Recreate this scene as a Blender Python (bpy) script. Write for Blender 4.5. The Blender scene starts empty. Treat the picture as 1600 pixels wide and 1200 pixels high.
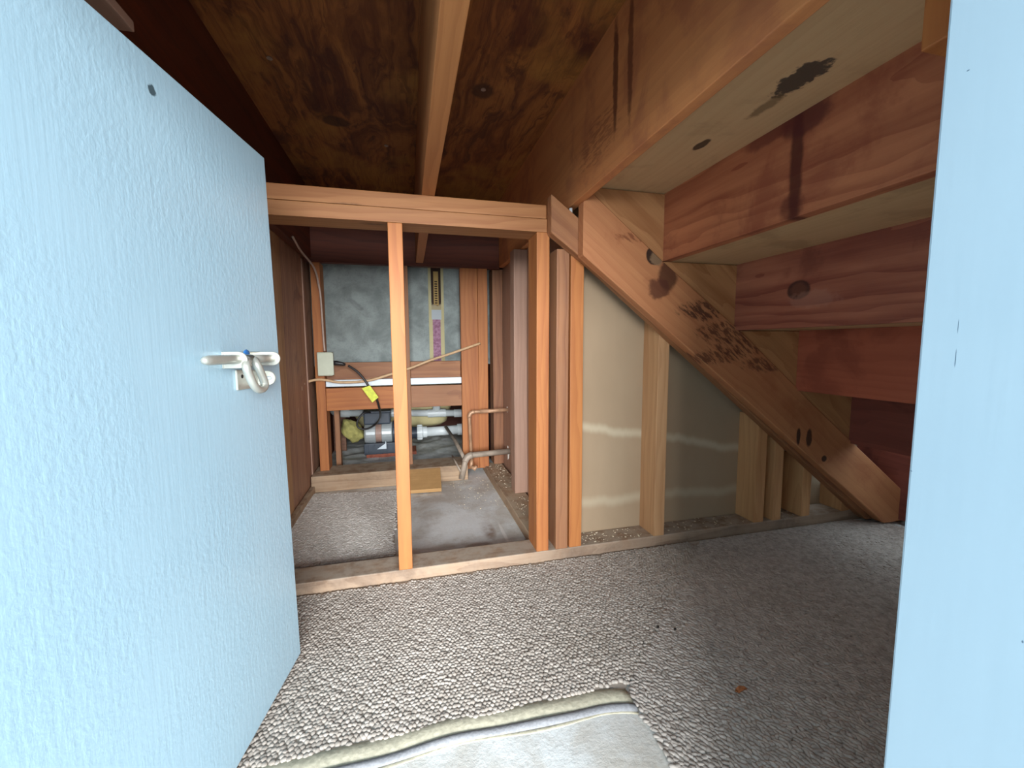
import bpy, bmesh, math, random
import numpy as np
from mathutils import Vector, Matrix
random.seed(7); rng = np.random.default_rng(11)
S = bpy.context.scene; C = S.collection
# ------------------------------------------------------------------ camera, world, light, exposure
cd = bpy.data.cameras.new('camera'); cam = bpy.data.objects.new('camera', cd); C.objects.link(cam)
cd.sensor_width = 36; cd.lens = 640.66 / 1600 * 36; cd.clip_start = .01
RX = Vector((.96968, -.24432, -.00559)); RD = Vector((-.02830, -.08952, -.99558)); RF = Vector((.24274, .96555, -.09372))
M = Matrix.Identity(4)
for i in range(3):
    M[i][0], M[i][1], M[i][2] = RX[i], -RD[i], -RF[i]
M.translation = (0, 0, .664); cam.matrix_world = M
S.camera = cam
S.view_settings.view_transform = 'Standard'; S.view_settings.look = 'None'; S.view_settings.gamma = 1
S.view_settings.use_curve_mapping = False
S.view_settings.exposure = 0.32
S.cycles.max_bounces = 14; S.cycles.diffuse_bounces = 9
W = bpy.data.worlds.new('world'); S.world = W; W.use_nodes = True
bg = W.node_tree.nodes['Background']; bg.inputs[0].default_value = (.72, .88, 1.0, 1); bg.inputs[1].default_value = 2.0
def area(name, loc, target, sx, sy, power, col):
    l = bpy.data.lights.new(name, 'AREA'); l.shape = 'RECTANGLE'; l.size = sx; l.size_y = sy; l.energy = power; l.color = col
    o = bpy.data.objects.new(name, l); C.objects.link(o); o.location = loc
    o.rotation_euler = (Vector(target) - Vector(loc)).to_track_quat('-Z', 'Y').to_euler()
area('courtyard_daylight', (-.3, -7.0, 1.75), (.1, 1.4, .6), 7.0, 2.9, 2100, (.94, .97, 1.0))

# ------------------------------------------------------------------ material helpers
class NT:
    def __init__(s, name):
        s.m = bpy.data.materials.new(name); s.m.use_nodes = True
        s.t = s.m.node_tree; s.n = s.t.nodes; s.l = s.t.links; s.b = s.n['Principled BSDF']
    def node(s, typ, ins=None, **kw):
        n = s.n.new(typ)
        for k, v in kw.items(): setattr(n, k, v)
        for k, v in (ins or {}).items():
            if isinstance(v, bpy.types.NodeSocket): s.l.new(v, n.inputs[k])
            else: n.inputs[k].default_value = v
        return n
    def attr(s, name): return s.node('ShaderNodeAttribute', attribute_name=name).outputs['Vector']
    def scale(s, v, sc, off=(0, 0, 0)):
        return s.node('ShaderNodeMapping', {0: v, 1: off, 3: sc}).outputs[0]
    def noise(s, v, scale=1, detail=4, rough=.55, dist=0):
        return s.node('ShaderNodeTexNoise', {'Vector': v, 'Scale': scale, 'Detail': detail, 'Roughness': rough, 'Distortion': dist}).outputs[0]
    def ramp(s, f, lo, hi, a=0., b=1.):
        return s.node('ShaderNodeMapRange', {0: f, 1: lo, 2: hi, 3: a, 4: b}, interpolation_type='SMOOTHSTEP').outputs[0]
    def math(s, op, a, b=0., clamp=False):
        return s.node('ShaderNodeMath', {0: a, 1: b}, operation=op, use_clamp=clamp).outputs[0]
    def mix(s, f, a, b, mode='MIX'):
        n = s.node('ShaderNodeMix', data_type='RGBA', blend_type=mode)
        for k, v in ((0, f), (6, a), (7, b)):
            if isinstance(v, bpy.types.NodeSocket): s.l.new(v, n.inputs[k])
            elif k == 0: n.inputs[k].default_value = v
            else: n.inputs[k].default_value = (*v[:3], 1)
        return n.outputs[2]
    def bump(s, h, strength=.3, dist=.001):
        n = s.node('ShaderNodeBump', {'Height': h, 'Strength': strength, 'Distance': dist}); s.l.new(n.outputs[0], s.b.inputs['Normal'])
    def out(s, col=None, rough=None, metal=None):
        for k, v in (('Base Color', col), ('Roughness', rough), ('Metallic', metal)):
            if v is None: continue
            if isinstance(v, bpy.types.NodeSocket): s.l.new(v, s.b.inputs[k])
            else: s.b.inputs[k].default_value = (*v[:3], 1) if k == 'Base Color' else v
        return s.m
    def spot(s, wc, c, r, k=.6, ns=30, soft=.25, nv=None):
        """soft-edged irregular blot of its own shape at build position c with radii r"""
        d = s.node('ShaderNodeVectorMath', {0: wc, 1: c}, operation='SUBTRACT').outputs[0]
        d = s.node('ShaderNodeVectorMath', {0: d, 1: tuple(1 / x for x in r)}, operation='MULTIPLY').outputs[0]
        d = s.node('ShaderNodeVectorMath', {0: d}, operation='LENGTH').outputs['Value']
        n = s.noise(nv or wc, ns, 4, .6)
        d = s.math('ADD', d, s.math('MULTIPLY', s.math('SUBTRACT', n, .5), k * 2))
        return s.ramp(d, 1 - soft, 1 + soft, 1, 0)
def srgb(h):
    h = h.lstrip('#'); v = [int(h[i:i + 2], 16) / 255 for i in (0, 2, 4)]
    return tuple(x / 12.92 if x <= .04045 else ((x + .055) / 1.055) ** 2.4 for x in v)
def plain(name, col, rough=.5, metal=0., var=.12, scale=60, bump=.15):
    t = NT(name); wc = t.attr('wc'); n = t.noise(wc, scale, 4)
    c = t.mix(t.ramp(n, .3, .7), tuple(x * (1 - var) for x in col), tuple(min(1, x * (1 + var)) for x in col))
    if bump: t.bump(n, bump, .002)
    return t.out(c, rough, metal)
def wood(name, light, dark, ring=.6, fine=.35, knots=.5, patch=None, patch_amt=.5, dust_or_shade=None, dust_or_shade_amt=.0, spots=(), rough=.62, ringscale=16., streak=None):
    """sawn lumber: 'gc' holds board coordinates with x along the grain, 'wc' the build position"""
    t = NT(name); g = t.attr('gc'); wc = t.attr('wc')
    w = t.noise(t.scale(g, (1.3, 5, 5)), 1, 3)
    gd = t.node('ShaderNodeVectorMath', {0: t.scale(g, (.22, 1, 1)), 1: t.node('ShaderNodeVectorMath', {0: t.node('ShaderNodeTexNoise', {'Vector': t.scale(g, (1.3, 6, 6)), 'Scale': 1, 'Detail': 3}).outputs['Color'], 1: (.11, .11, .11)}, operation='MULTIPLY').outputs[0]}, operation='ADD').outputs[0]
    rings = t.node('ShaderNodeTexWave', {'Vector': gd, 'Scale': ringscale, 'Distortion': 3.0, 'Detail': 3, 'Detail Scale': 1.1}, wave_type='RINGS', rings_direction='X', wave_profile='SAW').outputs[1]
    rings = t.ramp(rings, .25, 1.0)
    fib = t.noise(t.scale(g, (7, 230, 230)), 1, 3, .7)
    broad = t.noise(t.scale(g, (1.1, 16, 16)), 1, 5, .6)
    f = t.math('ADD', t.math('MULTIPLY', rings, ring * .34), t.math('MULTIPLY', t.ramp(broad, .28, .74), ring * .72))
    f = t.math('ADD', f, t.math('MULTIPLY', t.math('SUBTRACT', fib, .5), fine), True)
    col = t.mix(f, light, dark)
    # knots
    vo = t.node('ShaderNodeTexVoronoi', {'Vector': t.scale(g, (2.6, 8.5, 8.5)), 'Scale': 1, 'Randomness': .9})
    kd = t.math('ADD', vo.outputs['Distance'], t.math('MULTIPLY', t.math('SUBTRACT', t.noise(g, 60, 3), .5), .08))
    sel = t.node('ShaderNodeSeparateColor', {0: vo.outputs['Color']}).outputs[0]
    kn = t.math('MULTIPLY', t.ramp(kd, .06, .15, 1, 0), t.math('LESS_THAN', sel, .34))
    col = t.mix(t.math('MULTIPLY', kn, knots), col, tuple(x * .28 for x in dark))
    if patch:
        p = t.noise(wc, 5.5, 6, .62, .4)
        col = t.mix(t.math('MULTIPLY', t.ramp(p, .5, .64), patch_amt), col, patch)
    for (c, r, scol, amt, k, ns, soft) in spots:
        mk = t.spot(wc, c, r, k, ns, soft, t.scale(g, (.35, 2.2, 2.2)) if k > .85 else None)
        if k > .85: mk = t.math('MULTIPLY', mk, t.ramp(t.noise(t.scale(g, (26, 120, 120)), 1, 4, .65), .44, .56, .12, 1))
        col = t.mix(t.math('MULTIPLY', mk, amt), col, scol)
    if dust_or_shade:
        nz = t.node('ShaderNodeSeparateXYZ', {0: t.node('ShaderNodeNewGeometry').outputs['True Normal']}).outputs[2]
        d = t.math('MULTIPLY', t.ramp(t.noise(wc, 22, 6, .7), .32, .6), t.math('ADD', t.math('MULTIPLY', nz, .8), .2, True))
        col = t.mix(t.math('MULTIPLY', d, dust_or_shade_amt), col, dust_or_shade)
    rnd = t.node('ShaderNodeObjectInfo').outputs['Random']
    col = t.mix(1., col, t.node('ShaderNodeCombineColor', {0: t.math('ADD', t.math('MULTIPLY', rnd, .16), .9), 1: t.math('ADD', t.math('MULTIPLY', rnd, .12), .92), 2: .97}).outputs[0], 'MULTIPLY')
    t.bump(t.math('ADD', fib, t.math('MULTIPLY', rings, .5)), .22, .0012)
    return t.out(col, rough)

# ------------------------------------------------------------------ geometry helpers
AX = {'x': (0, 1, 2), 'y': (1, 0, 2), 'z': (2, 0, 1)}
def put(name, bm, mat, parent=None, axis='x', grain=None, smooth=False, label=None, cat=None, group=None, kind=None, org=None):
    """link a bmesh built in world coordinates as one object; origin at its base unless parented"""
    bmesh.ops.recalc_face_normals(bm, faces=bm.faces)
    me = bpy.data.meshes.new(name); bm.to_mesh(me); bm.free()
    return put_mesh(name, me, mat, parent, axis, grain, smooth, label, cat, group, kind, org)
def wpos(o):
    v = Vector((0, 0, 0))
    while o: v += o.location; o = o.parent
    return v
def put_mesh(name, me, mat, parent=None, axis='x', grain=None, smooth=False, label=None, cat=None, group=None, kind=None, org=None):
    n = len(me.vertices); co = np.empty(n * 3, np.float32); me.vertices.foreach_get('co', co); co = co.reshape(-1, 3)
    if grain is not None:
        gx = Vector(grain).normalized(); up = Vector((0, 1, 0)) if abs(gx.y) < .9 else Vector((1, 0, 0)); gy = up - gx * up.dot(gx); gy.normalize(); gz = gx.cross(gy)
        gc = co @ np.array([gx, gy, gz], np.float32).T
    else: gc = co[:, AX[axis]]
    gc = gc - gc.mean(0) + rng.uniform(-3, 3, 3).astype(np.float32) * np.array([4, 0, 0]) + np.array([0, rng.uniform(.02, .09), rng.uniform(-.14, -.03)])
    for nm, a in (('gc', gc), ('wc', co)):
        at = me.attributes.new(nm, 'FLOAT_VECTOR', 'POINT'); at.data.foreach_set('vector', np.ascontiguousarray(a, np.float32).ravel())
    if org is None:
        org = Vector(((co[:, 0].min() + co[:, 0].max()) / 2, (co[:, 1].min() + co[:, 1].max()) / 2, co[:, 2].min())) if parent is None else wpos(parent)
    me.transform(Matrix.Translation(-Vector(org)))
    if smooth:
        for p in me.polygons: p.use_smooth = True
    mats = mat if isinstance(mat, (list, tuple)) else [mat]
    for m in mats: me.materials.append(m)
    o = bpy.data.objects.new(name, me); C.objects.link(o)
    o.location = Vector(org) - (wpos(parent) if parent else Vector((0, 0, 0)))
    if parent: o.parent = parent
    tag(o, label, cat, group, kind)
    return o
def tag(o, label=None, cat=None, group=None, kind=None):
    for k, v in (('label', label), ('category', cat), ('group', group), ('kind', kind)):
        if v: o[k] = v
    return o
def empty(name, loc, label=None, cat=None, group=None, kind=None):
    o = bpy.data.objects.new(name, None); o.empty_display_size = .05; o.location = loc; C.objects.link(o); return tag(o, label, cat, group, kind)
def bev(bm, r, seg=2):
    if r: bmesh.ops.bevel(bm, geom=list(bm.edges), offset=r, segments=seg, affect='EDGES', profile=.6, clamp_overlap=True)
def add_box(bm, x0, x1, y0, y1, z0, z1):
    v = [bm.verts.new((x, y, z)) for x in (x0, x1) for y in (y0, y1) for z in (z0, z1)]
    for f in ((0, 1, 3, 2), (4, 6, 7, 5), (0, 4, 5, 1), (2, 3, 7, 6), (0, 2, 6, 4), (1, 5, 7, 3)): bm.faces.new([v[i] for i in f])
    return v
def box(name, x0, x1, y0, y1, z0, z1, mat, axis='x', bevel=.002, wob=0., **kw):
    bm = bmesh.new(); add_box(bm, x0, x1, y0, y1, z0, z1)
    if wob:                                                        # sawn boards are never dead straight
        ax = 'xyz'.index(axis)
        es = [e for e in bm.edges if abs((e.verts[0].co - e.verts[1].co).normalized()[ax]) > .9]
        bmesh.ops.subdivide_edges(bm, edges=es, cuts=9, use_grid_fill=True)
        a, b = [i for i in range(3) if i != ax]; ph = random.uniform(0, 6); L = (x1 - x0, y1 - y0, z1 - z0)[ax]
        for v in bm.verts:
            s = math.sin((v.co[ax]) * 5.1 + ph) * wob; v.co[a] += s * .6; v.co[b] += math.sin(v.co[ax] * 3.7 + ph * 2) * wob * .5
        sharp = [e for e in bm.edges if len(e.link_faces) == 2 and e.calc_face_angle() > .7]
        bmesh.ops.bevel(bm, geom=sharp, offset=bevel, segments=2, affect='EDGES', profile=.6, clamp_overlap=True)
    else: bev(bm, bevel)
    return put(name, bm, mat, axis=axis, **kw)
def add_prism(bm, pts, y0, y1):
    a = [bm.verts.new((x, y0, z)) for x, z in pts]; b = [bm.verts.new((x, y1, z)) for x, z in pts]; n = len(pts)
    bm.faces.new(a); bm.faces.new(b[::-1])
    for i in range(n): bm.faces.new((a[i], b[i], b[(i + 1) % n], a[(i + 1) % n]))
def prism(name, pts, y0, y1, mat, bevel=.002, **kw):
    bm = bmesh.new(); add_prism(bm, pts, y0, y1); bmesh.ops.recalc_face_normals(bm, faces=bm.faces); bev(bm, bevel, 1)
    return put(name, bm, mat, **kw)
def smooth_path(pts, n=8):
    P = [Vector(p) for p in pts]; out = []
    for i in range(len(P) - 1):
        a, b, c, d = P[max(i - 1, 0)], P[i], P[i + 1], P[min(i + 2, len(P) - 1)]
        for k in range(n):
            t = k / n; out.append(.5 * ((2 * b) + (c - a) * t + (2 * a - 5 * b + 4 * c - d) * t * t + (-a + 3 * b - 3 * c + d) * t ** 3))
    return out + [P[-1]]
def add_tube(bm, pts, r, seg=10, flat=1.):
    P = [Vector(p) for p in pts]; rings = []; n = len(P); side = None
    for i, p in enumerate(P):
        t = (P[min(i + 1, n - 1)] - P[max(i - 1, 0)]).normalized()
        if side is None: side = t.cross(Vector((0, 0, 1)) if abs(t.z) < .9 else Vector((0, 1, 0))).normalized()
        else: side = (side - t * side.dot(t)).normalized()
        up = side.cross(t); rr = r[i] if isinstance(r, (list, tuple)) else r
        rings.append([bm.verts.new(p + side * math.cos(a) * rr * flat + up * math.sin(a) * rr) for a in (2 * math.pi * k / seg for k in range(seg))])
    for a, b in zip(rings, rings[1:]):
        for k in range(seg): bm.faces.new((a[k], a[(k + 1) % seg], b[(k + 1) % seg], b[k]))
    bm.faces.new(rings[0][::-1]); bm.faces.new(rings[-1])
def tube(name, pts, r, mat, seg=10, flat=1., **kw):
    bm = bmesh.new(); add_tube(bm, pts, r, seg, flat); return put(name, bm, mat, smooth=True, **kw)
def elbow(a, b, c, rad=.02, n=6):
    """rounded corner from a over b to c"""
    a, b, c = Vector(a), Vector(b), Vector(c); p = b + (a - b).normalized() * rad; q = b + (c - b).normalized() * rad
    return [p.lerp(b, t).lerp(b.lerp(q, t), t) for t in (i / n for i in range(n + 1))]
def lathe_x(bm, prof, c, seg=24):
    """profile [(x, r)] turned about the X axis through c"""
    rings = [[bm.verts.new((x, c[1] + math.cos(2 * math.pi * k / seg) * r, c[2] + math.sin(2 * math.pi * k / seg) * r)) for k in range(seg)] for x, r in prof]
    for a, b in zip(rings, rings[1:]):
        for k in range(seg): bm.faces.new((a[k], a[(k + 1) % seg], b[(k + 1) % seg], b[k]))
    bm.faces.new(rings[0][::-1]); bm.faces.new(rings[-1])

# ------------------------------------------------------------------ materials
DKR = srgb('#2e0b08')
def rs(*s): return [(c, r, srgb(h), a, k, ns, so) for c, r, h, a, k, ns, so in s]
m_stud = wood('fir_orange', srgb('#b4723b'), srgb('#8c4820'), .75, .4, .8)
m_stud_pale = wood('fir_pale', srgb('#cb9c6e'), srgb('#a26e44'), .7, .4, .9)
m_stud_grey = wood('fir_weathered', srgb('#a5714a'), srgb('#75452b'), .8, .5, .6, dust_or_shade=srgb('#8d7a66'), dust_or_shade_amt=.3)
m_plate = wood('fir_header', srgb('#ac774a'), srgb('#834d26'), .75, .4, .9)
m_sole = wood('sole_dusty', srgb('#b2967a'), srgb('#7c604a'), .9, .5, .3, patch=srgb('#5a4334'), patch_amt=.5, dust_or_shade=srgb('#b8a792'), dust_or_shade_amt=.85, rough=.85)
m_joist = wood('joist_fir', srgb('#bd7b45'), srgb('#8e4e25'), .6, .3, .8)
m_dark = wood('old_redwood', srgb('#6e2f1e'), srgb('#3a120c'), .8, .4, .5)
m_rim = wood('rim_redwood', srgb('#6a2e14'), srgb('#351007'), .7, .4, .3)
m_wallpanel = wood('panel_brown', srgb('#ac8064'), srgb('#7c5442'), .9, .4, .4, patch=srgb('#6c483c'), patch_amt=.7, spots=rs(
    ((-.45, 1.93, .484), (.2, .006, .010), '#d8c4ae', .7, .6, 200, .2), ((-.45, 2.03, .468), (.2, .004, .008), '#d8c4ae', .7, .6, 200, .2), ((-.45, 1.98, .50), (.2, .01, .004), '#d0bca6', .6, .6, 200, .2), ((-.45, 1.85, .40), (.2, .004, .014), '#c8b09a', .5, .6, 200, .2)))
m_wallstud = wood('stud_umber', srgb('#ae8a76'), srgb('#86604c'), .6, .35, .4, dust_or_shade=srgb('#958074'), dust_or_shade_amt=.4)
m_wallpanel2 = wood('panel_tan', srgb('#c29467'), srgb('#8e6240'), .9, .4, .4, patch=srgb('#94694a'), patch_amt=.4)
m_riser1 = wood('riser_top', srgb('#cc8854'), srgb('#a66239'), .5, .35, .2, patch=srgb('#8a4a38'), patch_amt=.45, spots=rs(
    ((.457, .862, 1.25), (.2, .011, .12), '#4a1a10', .8, .5, 60, .3), ((.457, .80, 1.25), (.2, .010, .13), '#4f1c12', .7, .6, 60, .3),
    ((.457, .95, 1.15), (.2, .09, .05), '#6b2f1c', .5, .9, 70, .3)))
m_riser2 = wood('riser_second', srgb('#bf7a52'), srgb('#8c4a30'), 1.15, .35, .2, patch=srgb('#7a3426'), patch_amt=.5, spots=rs(
    ((.721, .655, 1.0), (.2, .013, .13), '#42100c', .85, .35, 40, .35), ((.721, .64, 1.08), (.2, .05, .03), '#4a1216', .8, .4, 40, .3),
    ((.721, .72, 1.085), (.2, .06, .018), '#5a1c18', .7, .4, 40, .3), ((.721, .66, .925), (.2, .025, .025), '#4b1712', .6, .4, 40, .3)))
m_riser3 = wood('riser_third', srgb('#af7056'), srgb('#7a4032'), 1.1, .35, .2, patch=srgb('#5f2a22'), patch_amt=.5, spots=rs(
    ((.977, .86, .802), (.2, .032, .024), '#241010', .85, .12, 40, .12), ((.977, .86, .803), (.2, .022, .017), '#5f3527', .8, .3, 70, .3),
    ((.977, .82, .775), (.2, .06, .02), '#a4796a', .35, .8, 45, .3)))
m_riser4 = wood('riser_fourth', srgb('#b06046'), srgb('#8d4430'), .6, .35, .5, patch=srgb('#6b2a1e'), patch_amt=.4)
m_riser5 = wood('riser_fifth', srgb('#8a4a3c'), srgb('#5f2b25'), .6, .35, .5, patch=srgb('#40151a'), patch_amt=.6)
m_tread = wood('tread_underside', srgb('#c9a67a'), srgb('#ab8456'), .35, .25, .15, patch=srgb('#8f7450'), patch_amt=.4, spots=rs(
    ((.628, .572, 1.08), (.028, .045, .2), '#2c2626', .9, .75, 60, .12), ((.625, .80, 1.08), (.011, .024, .2), '#2e2018', .9, .3, 60, .15), ((.64, .65, 1.08), (.012, .035, .2), '#6b5436', .7, .8, 60, .3)))
P0, P1 = Vector((.47, 1.054)), Vector((1.276, .456))
m_string = wood('stringer_fir', srgb('#c08458'), srgb('#9a5836'), .55, .4, .2, patch=srgb('#9a5635'), patch_amt=.45, spots=rs(
    ((.690, 1.06, .917), (.027, .2, .026), '#1e0d08', .95, .1, 40, .08), ((.697, 1.06, .910), (.021, .2, .020), '#8f7256', .8, .35, 80, .2),
    ((.735, 1.06, .865), (.030, .2, .045), '#45200f', .85, .5, 26, .25), ((.708, 1.06, .825), (.035, .2, .028), '#54291a', .8, .7, 40, .25),
    ((.85, 1.06, .765), (.075, .2, .028), '#3c1a12', .85, .9, 55, .2), ((.93, 1.06, .70), (.085, .2, .030), '#4a1f12', .8, 1.0, 70, .18),
    ((1.00, 1.06, .655), (.09, .2, .028), '#4a1f14', .8, 1.0, 60, .2), ((.91, 1.06, .625), (.09, .2, .02), '#4e2416', .75, 1.0, 60, .2),
    ((1.10, 1.06, .60), (.09, .2, .022), '#46201a', .7, .9, 60, .2), ((1.245, 1.06, .36), (.008, .2, .028), '#1d0c08', .9, .3, 40, .2), ((1.29, 1.06, .35), (.012, .2, .03), '#1d0c08', .85, .4, 40, .2),
    ((1.36, 1.06, .275), (.011, .2, .011), '#1a0a08', .9, .2, 40, .2), ((.62, 1.06, .965), (.05, .2, .012), '#7a4124', .8, .9, 70, .2)))
m_carriage = wood('carriage_fir', srgb('#bc8c60'), srgb('#95623c'), .95, .4, .2, ringscale=26)
def mat_ply():
    """rotary-cut veneer: wide wandering figure, water marks"""
    t = NT('ceiling_plywood'); g = t.attr('gc'); wc = t.attr('wc')
    wv = t.node('ShaderNodeTexNoise', {'Vector': t.scale(g, (1.6, 4, 4)), 'Scale': 1, 'Detail': 4}).outputs['Color']
    v = t.node('ShaderNodeVectorMath', {0: t.scale(g, (1.0, 5, 5)), 1: t.node('ShaderNodeVectorMath', {0: wv, 1: (2.2, 2.2, 2.2)}, operation='MULTIPLY').outputs[0]}, operation='ADD').outputs[0]
    f = t.noise(v, 1.7, 7, .66, .8); fib = t.noise(t.scale(g, (6, 150, 150)), 1, 4, .7)
    col = t.mix(t.ramp(f, .34, .66), srgb('#54240d'), srgb('#9a5e2a'))
    col = t.mix(t.math('MULTIPLY', t.ramp(t.noise(v, 3.1, 6, .7, .6), .53, .6), .6), col, srgb('#3f170a'))
    col = t.mix(t.math('MULTIPLY', t.ramp(t.noise(wc, 2.6, 4, .55), .5, .62), .5), col, srgb('#a5712f'))
    col = t.mix(t.math('MULTIPLY', t.ramp(fib, .5, .68), .4), col, srgb('#43190a'))
    for c, r in (((.22, 1.19, 1.37), (.03, .035, .1)), ((-.2, 1.45, 1.37), (.04, .03, .1))):
        col = t.mix(t.math('MULTIPLY', t.spot(wc, c, r, .25, 40, .2), .75), col, srgb('#2a0e06'))
    t.bump(t.math('ADD', fib, f), .25, .0015); return t.out(col, .7)
m_ply = mat_ply()

def mat_paint():
    t = NT('pale_blue_paint'); wc = t.attr('wc')
    n = t.noise(t.scale(wc, (150, 150, 105)), 1, 3, .5, .3); n2 = t.noise(t.scale(wc, (160, 160, 8)), 1, 3); n3 = t.noise(wc, 3, 3)
    h = t.math('ADD', t.math('MULTIPLY', n, t.ramp(n3, .35, .6)), t.math('MULTIPLY', n2, .45))
    t.bump(h, .32, .0016)
    ch = t.spot(wc, (-.285, .60, .965), (.2, .006, .006), .5, 200, .2)
    col = t.mix(t.noise(wc, 6, 3), srgb('#afcddb'), srgb('#a5c5d5'))
    col = t.mix(ch, col, srgb('#4e6068'))
    return t.out(col, .30)
def mat_jamb():
    t = NT('jamb_paint'); wc = t.attr('wc'); n = t.noise(t.scale(wc, (90, 90, 7)), 1, 4)
    col = t.mix(t.noise(wc, 9, 3), srgb('#97acb7'), srgb('#90a6b2'))
    for c, r in (((0.331, 0.1878, 0.827), (0.1, 0.0007, 0.0004)), ((0.331, 0.1811, 0.6742), (0.1, 0.0002, 0.004)), ((0.331, 0.1809, 0.6544), (0.1, 0.0003, 0.0055)), ((0.331, 0.1986, 0.577), (0.1, 0.0006, 0.0003)), ((0.331, 0.1398, 0.4961), (0.1, 0.0004, 0.0008))):
        col = t.mix(t.spot(wc, c, r, .4, 300, .3), col, srgb('#4a6070'))
    t.bump(n, .12, .001); return t.out(col, .45)
m_paint, m_jamb = mat_paint(), mat_jamb()
def mat_concrete(name, a, b, cr, scale=7, bs=.5, spots=()):
    t = NT(name); wc = t.attr('wc'); n = t.noise(wc, scale, 8, .62, .4); f = t.noise(wc, scale * 14, 5, .7)
    col = t.mix(t.ramp(n, .34, .66), a, b)
    col = t.mix(t.math('MULTIPLY', t.ramp(f, .5, .72), .35), col, tuple(x * .55 for x in a))
    col = t.mix(t.math('MULTIPLY', t.ramp(t.noise(wc, scale * .6, 5, .6, .8), .56, .66), .55), col, cr)
    for c, r, h, am, k in spots: col = t.mix(t.math('MULTIPLY', t.spot(wc, c, r, k, 24, .35), am), col, srgb(h))
    t.bump(t.math('ADD', n, t.math('MULTIPLY', f, .5)), bs, .004); return t.out(col, .88)
SLAB_SPOTS = (((.262, 1.41, 0), (.022, .07, .1), '#8a6a50', .8, .6), ((.21, 1.30, 0), (.05, .02, .1), '#8f7258', .6, .7), ((.17, 1.47, 0), (.11, .13, .1), '#f4f7f6', .7, .8),
    ((.31, 1.36, 0), (.006, .085, .1), '#f2f0ea', .8, .25), ((-.2, 1.27, 0), (.16, .025, .1), '#e9e4da', .7, .6))
m_slab = mat_concrete('slab_concrete', srgb('#cdc8be'), srgb('#e8ebe9'), srgb('#b3a48e'), 7, spots=SLAB_SPOTS)
m_cwall = mat_concrete('grey_wall_concrete', srgb('#7f8784'), srgb('#a0a9a6'), srgb('#686e6c'), 9, .35)
m_rough = mat_concrete('rough_concrete', srgb('#c4c9c7'), srgb('#e8ebea'), srgb('#a8a39b'), 14, .8)
def mat_gyp():
    t = NT('gypsum_back_paper'); wc = t.attr('wc'); n = t.noise(wc, 4, 5); f = t.noise(t.scale(wc, (30, 30, 8)), 1, 4)
    col = t.mix(n, srgb('#9c8468'), srgb('#ad967a')); col = t.mix(t.math('MULTIPLY', f, .3), col, srgb('#8f7c64'))
    x, y, z = [t.node('ShaderNodeSeparateXYZ', {0: wc}).outputs[i] for i in range(3)]
    wob = t.math('MULTIPLY', t.math('SUBTRACT', t.noise(t.scale(wc, (7, 1, 0)), 1, 4), .5), .07)
    for k, z0, w, amt in ((-.19, .508, .011, .75), (-.02, .158, .013, .5)):     # dried joint compound runs along each sheet joint
        zl = t.math('ADD', t.math('ADD', t.math('MULTIPLY', x, k), z0), wob)
        d = t.math('ABSOLUTE', t.math('SUBTRACT', z, zl))
        col = t.mix(t.math('MULTIPLY', t.ramp(d, 0, w * 2.2, 1, 0), amt * .8), col, srgb('#c9bda2'))
    t.bump(n, .1, .002); return t.out(col, .8)
m_gyp = mat_gyp()
def mat_carpet(name, a, b):
    t = NT(name); wc = t.attr('wc'); rnd = t.noise(wc, 75, 2); big = t.noise(wc, 4, 4)
    col = t.mix(t.ramp(rnd, .3, .7), a, b); col = t.mix(t.math('MULTIPLY', t.ramp(big, .5, .75), .25), col, srgb('#8d8272'))
    t.bump(t.noise(wc, 900, 3), .5, .0008); return t.out(col, .95)
m_carpet = mat_carpet('carpet_loop', srgb('#a1968b'), srgb('#bdb3a8'))
m_carpet2 = mat_carpet('carpet_loop_worn', srgb('#a3988e'), srgb('#bfb5ab'))
m_carpet3 = mat_carpet('carpet_loop_grey', srgb('#c4bdb4'), srgb('#ddd7cf'))
m_back = plain('carpet_backing', srgb('#b0a497'), .95)
m_pad_c = plain('cream_jute', srgb('#b3ac96'), .9, 0, .15, 120, .5)
m_pad_g = plain('grey_foam', srgb('#868688'), .9, 0, .12, 200, .4)
m_pvc = plain('white_pvc', srgb('#dfe6e6'), .35, 0, .04, 20, 0)
m_pvc_d = plain('white_pvc_shadow_joint', srgb('#5d666c'), .5, 0, .04, 20, 0)
m_strip = plain('white_enamel', srgb('#d9e4ea'), .4, 0, .05, 15, .05)
m_motor = plain('motor_grey', srgb('#b9bfbf'), .4, .25, .05, 40, .05)
m_band = plain('motor_label_band', srgb('#a98a7c'), .5, 0, .1, 30, .05)
m_black = plain('black_plastic', srgb('#3b4450'), .45, 0, .1, 40, .1)
m_cord = plain('black_cord', srgb('#2a2626'), .4, 0, .1, 40, 0)
m_redboard = plain('red_oxide_wood', srgb('#a8604a'), .8, 0, .2, 50, .3)
m_tub = plain('cream_fibreglass', srgb('#dccf9c'), .45, 0, .08, 12, .1)
m_foam = plain('yellow_insulation', srgb('#b8b06a'), .95, 0, .25, 40, .9)
m_copper = plain('aged_copper', srgb('#b48d6e'), .5, .25, .2, 40, .2)
m_steel = plain('dull_pipe', srgb('#a39484'), .6, .2, .2, 30, .3)
m_box = plain('outlet_cream', srgb('#c2c6b0'), .5, 0, .04, 20, 0)
m_tag = plain('yellow_tag', srgb('#d6dc4a'), .6, 0, .12, 60, .1)
m_romex = plain('tan_cable', srgb('#c9a67e'), .5, 0, .1, 60, .1)
m_wire = plain('grey_cable', srgb('#b29a8c'), .5, 0, .1, 40, .1)
m_latch = plain('zinc_nickel', srgb('#bcbcb2'), .32, .5, .06, 30, .05)
m_blue = plain('blue_plastic', srgb('#2d6aa8'), .4, 0, .05, 30, 0)
m_nail = plain('nail_steel', srgb('#a08a7c'), .5, .5, .1, 30, 0)
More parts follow.
